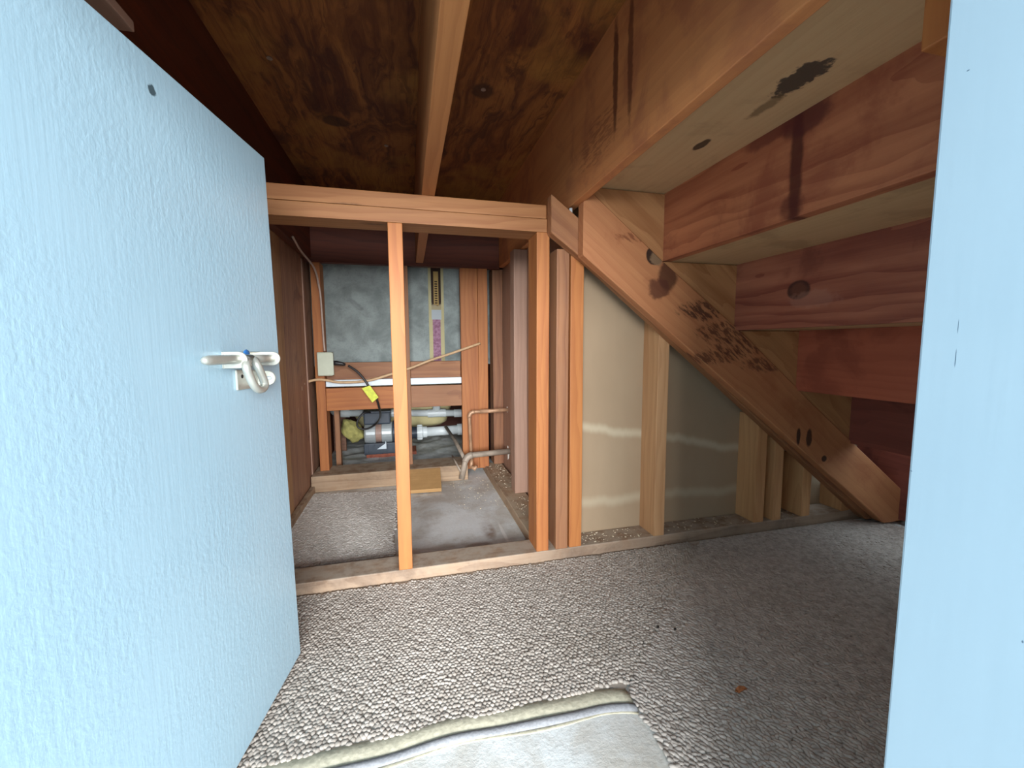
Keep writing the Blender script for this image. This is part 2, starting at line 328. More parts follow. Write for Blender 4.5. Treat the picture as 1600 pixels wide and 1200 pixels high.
m_white = plain('plaster_white', srgb('#e2ddd2'), .9, 0, .08, 40, .3)
m_crumb = plain('chip_debris', srgb('#d8ccb2'), .9, 0, .25, 300, 0)
m_speck = plain('dark_dropping', srgb('#201a17'), .8, 0, .2, 100, 0)
m_leaf = plain('dry_leaf', srgb('#a0643a'), .8, 0, .3, 200, .2)
m_bounce = plain('patio_paving', srgb('#a8aaa8'), .9, 0, .1, 4, .2)
m_outer = plain('outer_render', srgb('#c5ccd0'), .9, 0, .05, 4, .2)
def mat_print():
    """paper-faced lath: cream margins, dark printed field above, magenta field below, bare paper between"""
    t = NT('printed_lath_paper'); wc = t.attr('wc'); x, y, z = [t.node('ShaderNodeSeparateXYZ', {0: wc}).outputs[i] for i in range(3)]
    col = t.mix(t.noise(wc, 30, 4), srgb('#c9bf8a'), srgb('#b5ad8c'))
    cx = t.math('ABSOLUTE', t.math('SUBTRACT', x, .147)); inn = t.math('LESS_THAN', cx, .025)
    ed = t.math('MULTIPLY', t.math('SUBTRACT', t.noise(wc, 60, 4), .5), .05)
    zz = t.math('ADD', z, ed)
    dark = t.math('MULTIPLY', t.math('MULTIPLY', inn, t.ramp(zz, .868, .885)), 1.)
    col = t.mix(t.math('MULTIPLY', inn, t.ramp(zz, .80, .86)), col, srgb('#a99c7c'))
    slot = t.math('MULTIPLY', t.math('LESS_THAN', cx, .0125), t.math('LESS_THAN', z, 1.045))
    col = t.mix(dark, col, srgb('#2e170c')); col = t.mix(t.math('MULTIPLY', slot, dark), col, srgb('#b89a5c'))
    let = t.math('MULTIPLY', t.math('LESS_THAN', cx, .007), t.math('GREATER_THAN', t.math('SINE', t.math('MULTIPLY', z, 520.)), -.2))
    col = t.mix(t.math('MULTIPLY', t.math('MULTIPLY', let, dark), t.math('LESS_THAN', z, 1.0)), col, srgb('#3a2414'))
    mid = t.math('MULTIPLY', inn, t.math('MULTIPLY', t.math('LESS_THAN', z, .85), t.math('GREATER_THAN', z, .80)))
    col = t.mix(mid, col, srgb('#b4bcc0'))
    mg = t.math('MULTIPLY', t.math('LESS_THAN', cx, .020), t.math('LESS_THAN', z, .80))
    col = t.mix(mg, col, t.mix(t.ramp(t.noise(wc, 70, 4), .4, .6), srgb('#8d5f78'), srgb('#a98096')))
    return t.out(col, .75)
m_print = mat_print()

# ------------------------------------------------------------------ setting
D = 1.14
box('floor', -.6, 1.9, -.02, 3.2, -.06, 0, m_slab, bevel=0, kind='structure', label='bare grey concrete floor slab under the carpet pieces')
FL = bpy.data.objects['floor']
def rough_slab():
    nx, ny = 60, 60; xs = np.linspace(-.55, .45, nx); ys = np.linspace(2.14, 3.2, ny); me = bpy.data.meshes.new('rough_slab')
    ph = rng.uniform(0, 6, 12); V = []
    for j in range(ny):
        for i in range(nx):
            x, y = xs[i], ys[j]; h = .012
            for k in range(6): h += .0055 / (1 + k * .5) * math.sin(x * (14 + 9 * k) + ph[k] + 2 * math.sin(y * 11 + ph[k])) * math.cos(y * (12 + 10 * k) + ph[k + 6])
            V.append((x, y, h + .01 * min(1, (y - 2.14) * 4)))
    F = [(j * nx + i, j * nx + i + 1, (j + 1) * nx + i + 1, (j + 1) * nx + i) for j in range(ny - 1) for i in range(nx - 1)]
    me.from_pydata(V, [], F); put_mesh('rough_concrete', me, m_rough, parent=FL, smooth=True, label='lumpy rough poured concrete below the pump')
rough_slab()
# exterior: unseen paving slab, added to bounce daylight into the closet
box('ground', -4, 4, -5, -.02, -.08, -.02, m_bounce, bevel=0, kind='structure')
# front wall with the door opening (seen only from the jamb)
bm = bmesh.new()
add_box(bm, -1.6, -.372, .1, .2, -.05, 1.7); add_box(bm, .372, 1.9, .1, .2, -.05, 1.7); add_box(bm, -.372, .372, .1, .2, 1.07, 1.7)
put('wall_front', bm, m_outer, kind='structure')
box('trim_1', .331, .372, .085, .2, 0, 1.07, m_jamb, axis='z', bevel=.0015, kind='structure', label='pale blue painted door jamb, very close beside the opening')
box('trim_2', -.372, -.338, .085, .19, 0, 1.07, m_jamb, axis='z', bevel=.0015, kind='structure')
# left wall : backing, two plywood panels, batten, footing strip
wl = box('wall_left', -.53, -.46, .2, 3.2, -.05, 1.42, m_rim, axis='z', bevel=0, kind='structure')
box('panel', -.46, -.447, .21, 1.70, .0, 1.36, m_wallpanel2, axis='z', bevel=.0008, parent=wl)
box('panel', -.46, -.450, 1.702, 2.19, .0, 1.36, m_wallpanel, axis='z', bevel=.0008, parent=wl, label='darker brown plywood panel')
box('batten', -.4495, -.4445, 2.02, 2.045, .05, 1.05, m_wallstud, axis='z', bevel=.001, parent=wl)
box('footing_strip', -.446, -.428, 1.24, 1.972, 0, .032, m_sole, axis='y', bevel=.002, wob=.001, label='thin dusty footing strip along the base of the dark plywood wall', cat='strip')
# back wall: grey concrete above, timber behind the tub below
wb = box('wall_back', -.55, .60, 2.19, 2.26, .565, 1.42, m_cwall, bevel=0, kind='structure', label='grey concrete back wall above the timber blocking')
box('wall_alcove', -.55, .60, 3.16, 3.2, 0, .6, m_rim, bevel=0, kind='structure'); box('trim_4', -.455, .60, 2.262, 3.155, .566, .6, m_rim, bevel=0, kind='structure')
box('end_board', -.455, -.385, 2.64, 2.66, 0, .5, m_wallpanel, axis='x', bevel=.001, label='brown board in the gap beside the yellow insulation lump', cat='board')
wr = box('wall_right', .478, .50, 1.241, 2.3, 0, 1.37, m_wallstud, axis='z', bevel=0, kind='structure', label='brown board back of the side partition behind its studs')
box('alcove_side', .44, .50, 2.26, 3.2, 0, .6, m_rim, axis='y', bevel=0, parent=wr)
box('wall_far', .478, 1.85, 1.226, 1.24, .0, 1.13, m_gyp, bevel=0, kind='structure', label='brown paper back of gypsum board behind the sloping stringer')
box('wall_end', 1.81, 1.85, .2, 1.24, -.05, .4, m_dark, bevel=0, kind='structure')
ce = box('ceiling', -.53, .52, .2, 2.3, 1.378, 1.43, m_rim, bevel=0, kind='structure', label='underside of the landing floor above the closet')
for x0, x1 in ((-.46, .046), (.0805, .46)):
    box('plywood_panel', x0, x1, .205, 2.06, 1.366, 1.378, m_ply, axis='y', bevel=.0005, parent=ce)
def nail(x, y, z, nz=-1, r=.007):
    bm = bmesh.new(); bmesh.ops.create_cone(bm, cap_ends=True, segments=12, radius1=r, radius2=r * .8, depth=.003, matrix=Matrix.Translation((x, y, z))); return bm
for x, y in ((-.308, 1.18), (-.055, 1.572), (.22, 1.179), (-.20, .95)): put('nail_head', nail(x, y, 1.3645), m_nail, parent=ce)

# ------------------------------------------------------------------ door
U = Vector((.14797, .98899, 0)); N = Vector((.98899, -.14797, 0)); D0 = Vector((-.2392, .8973, 0))
def dp(u, w, z): return D0 + U * u + N * w + Vector((0, 0, z))
bm = bmesh.new()
pts = [(-.70, .018), (0, .018), (-.0317, 1.0053), (-.70, .9965)]
a = [bm.verts.new(dp(u, 0, z)) for u, z in pts]; b = [bm.verts.new(dp(u, -.035, z)) for u, z in pts]
bm.faces.new(a); bm.faces.new(b[::-1])
for i in range(4): bm.faces.new((a[i], b[i], b[(i + 1) % 4], a[(i + 1) % 4]))
bmesh.ops.recalc_face_normals(bm, faces=bm.faces); bev(bm, .0015)
door = put('door_1', bm, m_paint, axis='z', kind='structure', label='pale blue textured door swung inward with a metal latch')
lt = empty('latch', dp(-.15, 0, .63) - door.location, kind=None); lt.parent = door
def dbox(u0, u1, w0, w1, z0, z1, r=.001):
    bm = bmesh.new(); v = add_box(bm, u0, u1, w0, w1, z0, z1); bev(bm, r)
    for q in bm.verts: q.co = dp(*q.co)
    return bm
def dplate(pts, w0, w1):
    bm = bmesh.new(); a = [bm.verts.new(dp(u, w1, z)) for u, z in pts]; b = [bm.verts.new(dp(u, w0, z)) for u, z in pts]; n = len(pts)
    bm.faces.new(a); bm.faces.new(b[::-1])
    for i in range(n): bm.faces.new((a[i], b[i], b[(i + 1) % n], a[(i + 1) % n]))
    bmesh.ops.recalc_face_normals(bm, faces=bm.faces); bev(bm, .0008, 1); return bm
def arc(cu, cz, ru, rz, a0, a1, n=10): return [(cu + ru * math.cos(math.radians(a0 + (a1 - a0) * i / n)), cz + rz * math.sin(math.radians(a0 + (a1 - a0) * i / n))) for i in range(n + 1)]
put('back_plate', dplate([(-.204, .632), (-.204, .657), (-.094, .6555), (-.094, .6315)], 0, .003), m_latch, parent=lt)
def lug(u, w1, zc, hz, nm, t=.003):
    """flat ear standing square off the door with a rounded tip"""
    pr = [(0, zc - hz), (w1 - hz, zc - hz)] + [(w1 - hz + hz * math.sin(a), zc - hz * math.cos(a)) for a in (math.pi * k / 10 for k in range(1, 10))] + [(w1 - hz, zc + hz), (0, zc + hz)]
    bm = bmesh.new(); a = [bm.verts.new(dp(u, w, z)) for w, z in pr]; b = [bm.verts.new(dp(u + t, w, z)) for w, z in pr]; n = len(pr)
    bm.faces.new(a); bm.faces.new(b[::-1])
    for k in range(n): bm.faces.new((a[k], b[k], b[(k + 1) % n], a[(k + 1) % n]))
    bmesh.ops.recalc_face_normals(bm, faces=bm.faces); bev(bm, .0008, 1); put(nm, bm, m_latch, parent=lt)
lug(-.203, .036, .6445, .0125, 'guide'); lug(-.098, .036, .6435, .0118, 'guide'); lug(-.110, .032, .6105, .0125, 'keeper_ear')
tube('bolt_rod', [dp(u, .022, .6465 - (u + .28) * .01) for u in (-.282, -.278, -.27, -.2, -.165)], [.003, .0055, .0068, .0068, .0068], m_latch, 12, parent=lt)
tube('bolt_rod', [dp(u, .022, .6445 - (u + .165) * .01) for u in (-.165, -.13, -.10, -.094, -.09)], [.0068, .0068, .0068, .0068, .004], m_latch, 12, parent=lt)
hp = [(-.178, .022, .6445), (-.192, .030, .642), (-.203, .034, .634), (-.196, .034, .620), (-.186, .034, .606), (-.174, .034, .5975), (-.160, .034, .5965), (-.152, .034, .603), (-.158, .034, .616), (-.168, .034, .630), (-.168, .030, .640), (-.158, .022, .6445)]
tube('handle_loop', smooth_path([dp(*q) for q in hp], 5), .0062, m_latch, 10, parent=lt)
put('strike_plate', dplate([(-.172, .596), (-.172, .628), (-.106, .624), (-.106, .5945)], 0, .0035), m_latch, parent=lt)
def dome(u, w, z, r, h, m, nm):
    bm = bmesh.new(); bmesh.ops.create_uvsphere(bm, u_segments=12, v_segments=8, radius=1)
    for q in bm.verts: q.co = dp(u + q.co.x * r, w + q.co.z * h, z + q.co.y * r)
    put(nm, bm, m, parent=lt, smooth=True)
dome(-.111, .021, .6105, .003, .005, m_strip, 'rivet'); dome(-.152, .009, .650, .010, .003, m_blue, 'blue_cap'); dome(-.158, .0035, .617, .0035, .001, m_speck, 'screw_hole')

# ------------------------------------------------------------------ framing of the open stud wall
gS = 'studs of the framed partition'
box('top_plate', -.445, .39, D, D + .089, 1.0205, 1.058, m_plate, wob=.0008, label='upper board of the doubled top plate carrying the ceiling joist', cat='plate')
box('header', -.445, .392, D - .001, D + .088, .983, 1.0195, m_plate, wob=.0008, label='lower board of the doubled top plate, resting on the studs', cat='beam')
def stud(x0, x1, z1, m, lab, y0=D, y1=D + .086, z0=.038, grp=gS):
    return box('stud', x0, x1, y0, y1, z0, z1, m, axis='z', wob=.0009, label=lab, cat='stud', group=grp)
stud(-.043, -.006, .983, m_stud, 'bright orange stud standing alone in the middle of the opening', D - .001)
stud(.361, .399, .983, m_stud, 'orange corner stud standing under the end of the header by the stringer')
stud(.422, .4605, .94, m_stud_grey, 'dusty reddish stud sandwiched beside the header end stud')
stud(.466, .507, .93, m_stud, 'orange stud edging the first brown gypsum bay')
stud(.762, .801, .74, m_stud_pale, 'knotty stud between the two brown gypsum bays under the stringer')
gR = 'short studs under the foot of the stringer'
stud(1.160, 1.200, .42, m_stud_pale, 'pale short stud ending the second gypsum bay', grp=gR)
stud(1.237, 1.275, .35, m_stud_pale, 'narrow short stud tight behind the pale short stud', grp=gR)
stud(1.366, 1.406, .26, m_stud_pale, 'short stud standing next to last before the stairs meet the floor', grp=gR)
stud(1.556, 1.597, .12, m_stud_pale, 'stubby last stud, shortest of the row at the stair foot', grp=gR)
box('sole_plate', -.445, 1.72, D, D + .085, 0, .038, m_sole, wob=.0012, bevel=.003, label='long dusty sole plate along the carpet edge under the studs', cat='plate')
# ceiling joist and ledger
box('ceiling_joist', .046, .080, .205, 2.05, 1.0585, 1.366, m_joist, axis='y', wob=.001, label='orange ceiling joist crossing over the header', cat='joist')
box('ledger_board', -.4435, -.412, .205, 2.05, 1.06, 1.366, m_rim, axis='y', label='dark red ledger board along the top of the plywood side wall', cat='beam')
box('rim_joist', -.447, .455, 2.055, 2.093, 1.045, 1.366, m_rim, label='dark red rim joist above the grey concrete wall', cat='joist')
box('trim_3', -.40, -.345, .21, .70, 1.086, 1.10, m_wallstud, axis='y', kind='structure')

# ------------------------------------------------------------------ back frame
Y = 2.06
gB = 'studs of the back frame'
box('blocking_plate', -.445, .27, 1.978, 2.143, 0, .076, m_sole, wob=.002, bevel=.004, label='thick weathered plate on the floor in front of the rough concrete', cat='plate')
stud(-.421, -.381, 1.045, m_stud, 'orange back stud beside the dark plywood wall, behind the outlet box', Y, Y + .082, .076, gB)
stud(-.034, .006, 1.045, m_stud_grey, 'back stud mostly hidden behind the lone middle stud', Y, Y + .082, .076, gB)
stud(.257, .343, 1.045, m_stud, 'wide stained back stud right of the printed paper strip', Y, Y + .038, .03, gB)
stud(.3435, .392, 1.045, m_stud, 'narrow back stud nailed to the wide stained one', Y - .002, Y + .082, .03, gB)
stud(-.372, -.348, .36, m_stud_grey, 'short weathered cripple stud under the cross beam', 2.20, 2.24, .01, gB)
for x0, x1 in ((-.380, -.0345), (.0065, .2565)):
    lab = 'between outlet box and middle stud' if x0 < -.1 else 'below the printed paper strip'
    box('blocking', x0, x1, Y + .04, Y + .078, .505, .587, m_stud_grey, wob=.0006, label='brown blocking board ' + lab, cat='blocking')
    box('cross_beam', x0, x1, Y + .003, Y + .041, .362, .468, m_stud if x0 < -.1 else m_stud_grey, wob=.0006, label='orange cross beam over the pump motor' if x0 < -.1 else 'brown cross beam over the thick white drain pipe', cat='beam')
    box('flange_strip', x0, x1, Y + .01, Y + .06, .474, .506, m_strip, bevel=.003, label='glossy white flange strip ' + ('behind the yellow tag' if x0 < -.1 else 'next to the wide stained stud'), cat='strip')
# printed paper strip on the concrete
bm = bmesh.new(); add_box(bm, .108, .186, 2.186, 2.19, .56, 1.075)
put('paper_strip', bm, m_print, label='faded printed paper strip with cream margins on grey concrete', cat='strip')
# right side partition studs and plate
gP = 'studs of the side partition'
box('side_plate', .372, .468, D + .096, 2.12, 0, .038, m_sole, axis='y', wob=.0015, bevel=.003, label='dusty sole plate running back along the side partition', cat='plate')
stud(.424, .4765, 1.05, m_stud_grey, 'reddish stud at the far end of the side partition by the pipes', 2.085, 2.17, .038, gP)
stud(.4215, .4775, 1.05, m_wallstud, 'grey purple stud midway along the side partition', 1.637, 1.70, .038, gP)
stud(.45, .478, 1.05, m_wallstud, 'flat umber stud close behind the orange corner stud, along the side partition', 1.36, 1.40, .038, gP)
# loose board
bm = bmesh.new(); v = add_box(bm, -.02, .128, 0, .150, 0, .019); bev(bm, .001)
bmesh.ops.transform(bm, matrix=Matrix.Translation((0, 1.838, .006)) @ Matrix.Rotation(math.radians(21), 4, 'X') @ Matrix.Rotation(math.radians(-2), 4, 'Z'), verts=bm.verts)
put('plywood_scrap', bm, wood('scrap_ply', srgb('#c39a68'), srgb('#a57c4c'), .4, .3, .1, dust_or_shade=srgb('#a07a4a'), dust_or_shade_amt=.35), label='small plywood scrap leaning on the weathered floor plate', cat='board')  # top face tinted darker so the front edge looks brighter lit

# ------------------------------------------------------------------ staircase seen from below
st = empty('staircase', (.9, 1.1, 0), 'red brown wooden staircase seen from beneath with sloping stringer', 'staircase')
YS = 1.066
RX_ = [.457, .721, .977, 1.2285, 1.472]; TZ = [1.0915, .904, .706, .511, .32]
RM = [m_riser1, m_riser2, m_riser3, m_riser4, m_riser5]
box('riser', .452, .476, .205, 2.05, 1.052, 1.374, m_riser1, axis='y', parent=st, wob=.0008)
for k in range(1, 5):
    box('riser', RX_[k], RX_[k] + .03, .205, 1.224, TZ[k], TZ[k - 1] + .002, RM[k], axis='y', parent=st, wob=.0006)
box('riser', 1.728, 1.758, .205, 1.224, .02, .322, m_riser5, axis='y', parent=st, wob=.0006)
for k in range(4):
    box('tread', RX_[k] + (.019 if k == 0 else .004), RX_[k + 1] + .035, .205, 1.224, TZ[k] + .0005, TZ[k] + .036, m_tread, axis='y', parent=st, bevel=.001)
# stringer plank (front) and notched carriage board behind it
lo = lambda x: .909 - (x - .473) * (.909 - .103) / (1.54 - .473)
up = lambda x: 1.054 + .012 - (x - .494) * .765
bm = bmesh.new()
prism('stringer', [(.470, .909), (.470, 1.050), (.4945, 1.0755), (.717, .903), (1.003, .699), (1.212, .534), (1.30, .462), (1.80, .082), (1.80, .012), (1.66, .012)], 1.064, 1.102, m_string, grain=(.79, 0, -.61), parent=st, bevel=.0025)
e = .0015
saw = [(.4945, 1.074), (.500, 1.0915 - e), (RX_[1], TZ[0] - e), (RX_[1], TZ[1] - e), (RX_[2], TZ[1] - e), (RX_[2], TZ[2] - e), (RX_[3], TZ[2] - e), (RX_[3], TZ[3] - e), (RX_[4], TZ[3] - e), (RX_[4], .329), (1.30, .456), (1.21, .532), (1.0, .698), (.715, .90)]
prism('carriage', saw, YS + .004, YS + .04, m_carriage, grain=(.79, 0, -.61), parent=st, bevel=0)
prism('stringer_end', [(.392, .974), (.392, 1.077), (.56, .955), (1.2, .46), (1.80, .03), (1.80, .01), (1.632, .012), (.507, .893)], 1.104, 1.139, m_stud_grey, grain=(.79, 0, -.61), parent=st, bevel=.002)
box('hanger_block', .542, .582, .32, .35, .975, 1.088, m_stud, axis='z', parent=st)
bm = bmesh.new(); add_tube(bm, [(.452, 1.112, 1.00), (.452, 1.112, 1.045)], .005, 10); put('conduit', bm, m_pvc, smooth=True, label='short glossy white conduit in the gap above the stringer end', cat='pipe')  # small white upright rod set in the gap above the stringer end

# ------------------------------------------------------------------ carpets
def pile(name, inside, x0, x1, y0, y1, sp, parent, mat, elong=1., ang=0., z=.004, hh=.0040, seed=1):
    r = np.random.default_rng(seed); P = []
    ny = int((y1 - y0) / (sp * .87)); nx = int((x1 - x0) / sp)
    for j in range(ny):
        for i in range(nx):
            x = x0 + (i + .5 * (j % 2)) * sp + r.normal(0, sp * .13); y = y0 + j * sp * .87 + r.normal(0, sp * .13)
            if inside(x, y): P.append((x, y))
    P = np.array(P); n = len(P); seg = 6
    prof = [(1.0, 0.), (.98, .45), (.60, .85)]
    unit = [(math.cos(2 * math.pi * k / seg) * a, math.sin(2 * math.pi * k / seg) * a, b) for a, b in prof for k in range(seg)] + [(0, 0, 1.)]
    unit = np.array(unit)
    faces = []
    for rr in range(2):
        for k in range(seg): faces.append((rr * seg + k, rr * seg + (k + 1) % seg, (rr + 1) * seg + (k + 1) % seg, (rr + 1) * seg + k))
    tri = [(2 * seg + k, 2 * seg + (k + 1) % seg, 3 * seg) for k in range(seg)]
    rad = sp * .64 * r.uniform(.85, 1.15, n); h = hh * r.uniform(.8, 1.15, n); th = ang + r.normal(0, .5 if elong > 1.1 else 3, n)
    ex = elong * r.uniform(.9, 1.15, n)
    X = unit[None, :, 0] * (rad * ex)[:, None]; Yv = unit[None, :, 1] * (rad / np.sqrt(ex))[:, None]; Z = unit[None, :, 2] * h[:, None]
    lean = r.normal(0, .25, (n, 2)) * hh
    vx = X * np.cos(th)[:, None] - Yv * np.sin(th)[:, None] + P[:, 0:1] + lean[:, 0:1] * unit[None, :, 2]
    vy = X * np.sin(th)[:, None] + Yv * np.cos(th)[:, None] + P[:, 1:2] + lean[:, 1:2] * unit[None, :, 2]
    V = np.stack([vx, vy, Z + z], -1).reshape(-1, 3).astype(np.float32); nv = len(unit)
    off = (np.arange(n) * nv)[:, None, None]
    q = (np.array(faces)[None] + off).reshape(-1, 4); t3 = (np.array(tri)[None] + off).reshape(-1, 3)
    me = bpy.data.meshes.new(name); me.vertices.add(len(V)); me.vertices.foreach_set('co', V.ravel())
    me.loops.add(q.size + t3.size); me.loops.foreach_set('vertex_index', np.concatenate([q.ravel(), t3.ravel()]).astype(np.int32))
    me.polygons.add(len(q) + len(t3)); ls = np.concatenate([np.arange(len(q)) * 4, q.size + np.arange(len(t3)) * 3]).astype(np.int32)
    me.polygons.foreach_set('loop_start', ls); me.update(calc_edges=True); me.validate()
    return put_mesh(name, me, mat, parent=parent, smooth=True, kind='stuff')
def sheet(name, pts, z0, z1, mat, **kw):
    bm = bmesh.new(); a = [bm.verts.new((x, y, z1)) for x, y in pts]; b = [bm.verts.new((x, y, z0)) for x, y in pts]; n = len(pts)
    bm.faces.new(a); bm.faces.new(b[::-1])
    for i in range(n): bm.faces.new((a[i], b[i], b[(i + 1) % n], a[(i + 1) % n]))
    return put(name, bm, mat, **kw)
wv = lambda y: .006 * math.sin(y * 21) + .004 * math.sin(y * 47 + 1)
seam = lambda y: .385 + (y - .65) * 1.15                           # where the second carpet piece begins
ca = sheet('carpet', [(-.44, .668), (.365, .668), (.372, .652), (.39, .66), (.86, 1.136), (-.44, 1.136)], 0, .004, m_back, label='large beige looped carpet piece in front of the sole plate', cat='carpet')
pile('carpet_pile', lambda x, y: y < 1.134 + .004 * math.sin(x * 31) and x < seam(y) and not (x > .35 and y < .655) and y > .668 + .003 * math.sin(x * 40), -.44, .9, .655, 1.14, .0084, ca, m_carpet, seed=3)
cb = sheet('carpet', [(.39, .205), (1.70, .205), (1.70, 1.09), (1.60, 1.136), (.864, 1.136), (.394, .655)], 0, .004, m_back, label='worn grey beige carpet piece running under the stairs', cat='carpet')
pile('carpet_pile', lambda x, y: x > max(seam(y), .388 + wv(y)) and y < 1.136 - max(0, x - 1.5) * .3, .37, 1.70, .205, 1.14, .0084, cb, m_carpet2, elong=1.5, ang=2.2, seed=5)
cc = sheet('carpet', [(-.43, 1.30), (-.062, 1.29), (-.078, 1.90), (-.42, 1.955)], 0, .004, m_back, label='small grey carpet offcut behind the sole plate', cat='carpet')
pile('carpet_pile', lambda x, y: y < 1.95 - (x + .43) * .14 and x < -.066 + .004 * math.sin(y * 30), -.43, -.05, 1.30, 1.96, .0086, cc, m_carpet3, elong=1.3, ang=.6, seed=8)
# folded edge binding of the big carpet: cream jute fold over a grey foam roll
def edge_y(x): return .655 + .004 * math.sin(x * 11 + .8) - (.012 * max(0, (x - .30) / .08) ** 2)
xs = np.linspace(-.44, .385, 60)
eb = empty('carpet_edge', (0, .65, 0), 'rolled cream and grey carpet edge along the bare concrete', 'carpet edge')
def ribbon(name, off, w, z0, h, mat, wob):
    bm = bmesh.new(); rows = []
    for x in xs:
        y = edge_y(x) + off + wob * math.sin(x * 23); row = []
        for k in range(9):
            a = math.pi * k / 8; row.append(bm.verts.new((x, y - math.cos(a) * w / 2, z0 + math.sin(a) * h * (1 + .2 * math.sin(x * 37)))))
        rows.append(row)
    for a, b in zip(rows, rows[1:]):
        for k in range(8): bm.faces.new((a[k], a[k + 1], b[k + 1], b[k]))
        bm.faces.new((a[0], b[0], b[8], a[8]))
    bm.faces.new(rows[0]); bm.faces.new(rows[-1][::-1])
    return put(name, bm, mat, parent=eb, smooth=True)
ribbon('jute_fold', .002, .036, .001, .0065, m_pad_c, .0015)
ribbon('foam_roll', -.022, .017, .0, .007, m_pad_g, .002)
ribbon('jute_hem', -.031, .008, 0, .0015, m_pad_c, .004)

# ------------------------------------------------------------------ pump, pipes and cables
pp = empty('pump', (-.14, 2.5, .04), 'grey electric tub pump with dark base behind the middle stud', 'pump')
pc = (0, 2.5, .158)
bm = bmesh.new(); lathe_x(bm, [(-.262, .045), (-.258, .056), (-.25, .06), (-.20, .061), (-.197, .058)], pc); put('end_bell', bm, m_motor, parent=pp, smooth=False)
bm = bmesh.new(); lathe_x(bm, [(-.197, .056), (-.165, .056)], pc); put('label_band', bm, m_band, parent=pp)
bm = bmesh.new(); lathe_x(bm, [(-.165, .058), (-.162, .061), (-.11, .061), (-.105, .057)], pc); put('motor_body', bm, m_motor, parent=pp)
bm = bmesh.new(); lathe_x(bm, [(-.105, .05), (-.10, .066), (-.05, .07), (-.045, .055), (0, .05)], pc); put('pump_housing', bm, m_black, parent=pp)
box('terminal_box', -.258, -.112, 2.43, 2.56, .218, .285, m_black, bevel=.008, parent=pp); box('box_lid', -.262, -.108, 2.426, 2.564, .283, .296, m_black, bevel=.004, parent=pp)
box('base', -.262, -.02, 2.44, 2.56, .042, .105, m_black, bevel=.004, parent=pp)
for x in (-.245, -.21, -.175, -.14, -.10, -.06): box('rib', x, x + .008, 2.432, 2.442, .044, .10, m_black, bevel=.001, parent=pp)
bm = bmesh.new(); add_prism(bm, [(-.19, .075), (-.145, .105), (-.14, .125), (-.138, .075)], 2.425, 2.428); put('warning_tag', bm, m_strip, parent=pp)
box('support_board', -.252, .03, 2.455, 2.60, .018, .041, m_redboard, bevel=.002, label='thin red brown board under the pump', cat='board')
dn = empty('drain_pipe', (.15, 2.5, .14), 'thick white plastic pipe with a threaded union leaving the pump', 'pipe')
bm = bmesh.new(); lathe_x(bm, [(.0005, .034), (.037, .036)], (0, 2.5, .145)); put('rubber_collar', bm, m_black, parent=dn)
bm = bmesh.new(); lathe_x(bm, [(.037, .042), (.068, .042), (.072, .034), (.095, .033)], (0, 2.5, .145)); put('union_nut', bm, m_pvc, parent=dn)
for k in range(12):
    a = 2 * math.pi * k / 12; bm = bmesh.new(); add_box(bm, .039, .066, -.004, .004, .040, .046)
    bmesh.ops.transform(bm, matrix=Matrix.Translation((0, 2.5, .145)) @ Matrix.Rotation(a, 4, 'X'), verts=bm.verts); put('grip_rib', bm, m_pvc, parent=dn)
tube('pipe_run', [(.09, 2.5, .145), (.29, 2.5, .149)], .028, m_pvc, 20, parent=dn)
bm = bmesh.new(); lathe_x(bm, [(.279, .035), (.315, .035)], (0, 2.5, .15), 20); put('coupling', bm, m_pvc, parent=dn)
wp = empty('water_pipe', (-.05, 2.59, .28), 'slim white plastic pipe running under the cross beam', 'pipe')
zz = lambda x: .2705 - (x + .436) * .046
tube('pipe_run', [(-.38, 2.59, zz(-.38)), (.32, 2.59, zz(.32))], .0212, m_pvc, 16, parent=wp)
tube('elbow', [(-.35, 2.59, zz(-.35))] + elbow((-.35, 2.59, zz(-.35)), (-.436, 2.59, zz(-.436)), (-.436, 2.59, .40), .03) + [(-.436, 2.59, .40)], .026, m_pvc, 14, parent=wp)
for x0, x1 in ((.106, .217), (.27, .325), (-.127, -.095)):
    bm = bmesh.new(); lathe_x(bm, [(x0, .026), (x1, .026)], (0, 2.59, zz((x0 + x1) / 2)), 18); put('coupling', bm, m_pvc, parent=wp)
tube('tee_branch', [(.161, 2.59, zz(.161)), (.161, 2.59, .36)], .024, m_pvc, 16, parent=wp)
# tub shell
bm = bmesh.new(); rows = []
for z, x0, x1, y0 in ((.48, -.40, .32, 2.635), (.30, -.37, .285, 2.64), (.235, -.355, .262, 2.645), (.165, -.32, .24, 2.66), (.14, -.28, .21, 2.70)):
    ring = []
    for k in range(32):
        a = 2 * math.pi * k / 32; c, s = math.cos(a), math.sin(a); f = lambda v: math.copysign(abs(v) ** .4, v)
        cx, hx = (x0 + x1) / 2, (x1 - x0) / 2; cy, hy = (y0 + 3.12) / 2, (3.12 - y0) / 2; ring.append(bm.verts.new((cx + hx * f(c), cy + hy * f(s), z)))
    rows.append(ring)
for a, b in zip(rows, rows[1:]):
    for k in range(32): bm.faces.new((a[k], a[(k + 1) % 32], b[(k + 1) % 32], b[k]))
bm.faces.new(rows[-1])
put('bathtub', bm, m_tub, smooth=True, label='cream underside of a bathtub shell behind the pump', cat='bathtub')
# insulation lump
bm = bmesh.new(); bmesh.ops.create_icosphere(bm, subdivisions=3, radius=1)
for v in bm.verts:
    n_ = v.co.copy(); s = 1 + .12 * math.sin(n_.x * 5 + n_.z * 4) + .08 * math.sin(n_.y * 9 + n_.x * 7)
    v.co = Vector((-.330 + n_.x * .058 * s + n_.z * -.022, 2.52 + n_.y * .05 * s, .175 + n_.z * .068 * s))
put('insulation_lump', bm, m_foam, smooth=True, label='yellow green fibre insulation lump left of the pump', cat='insulation')
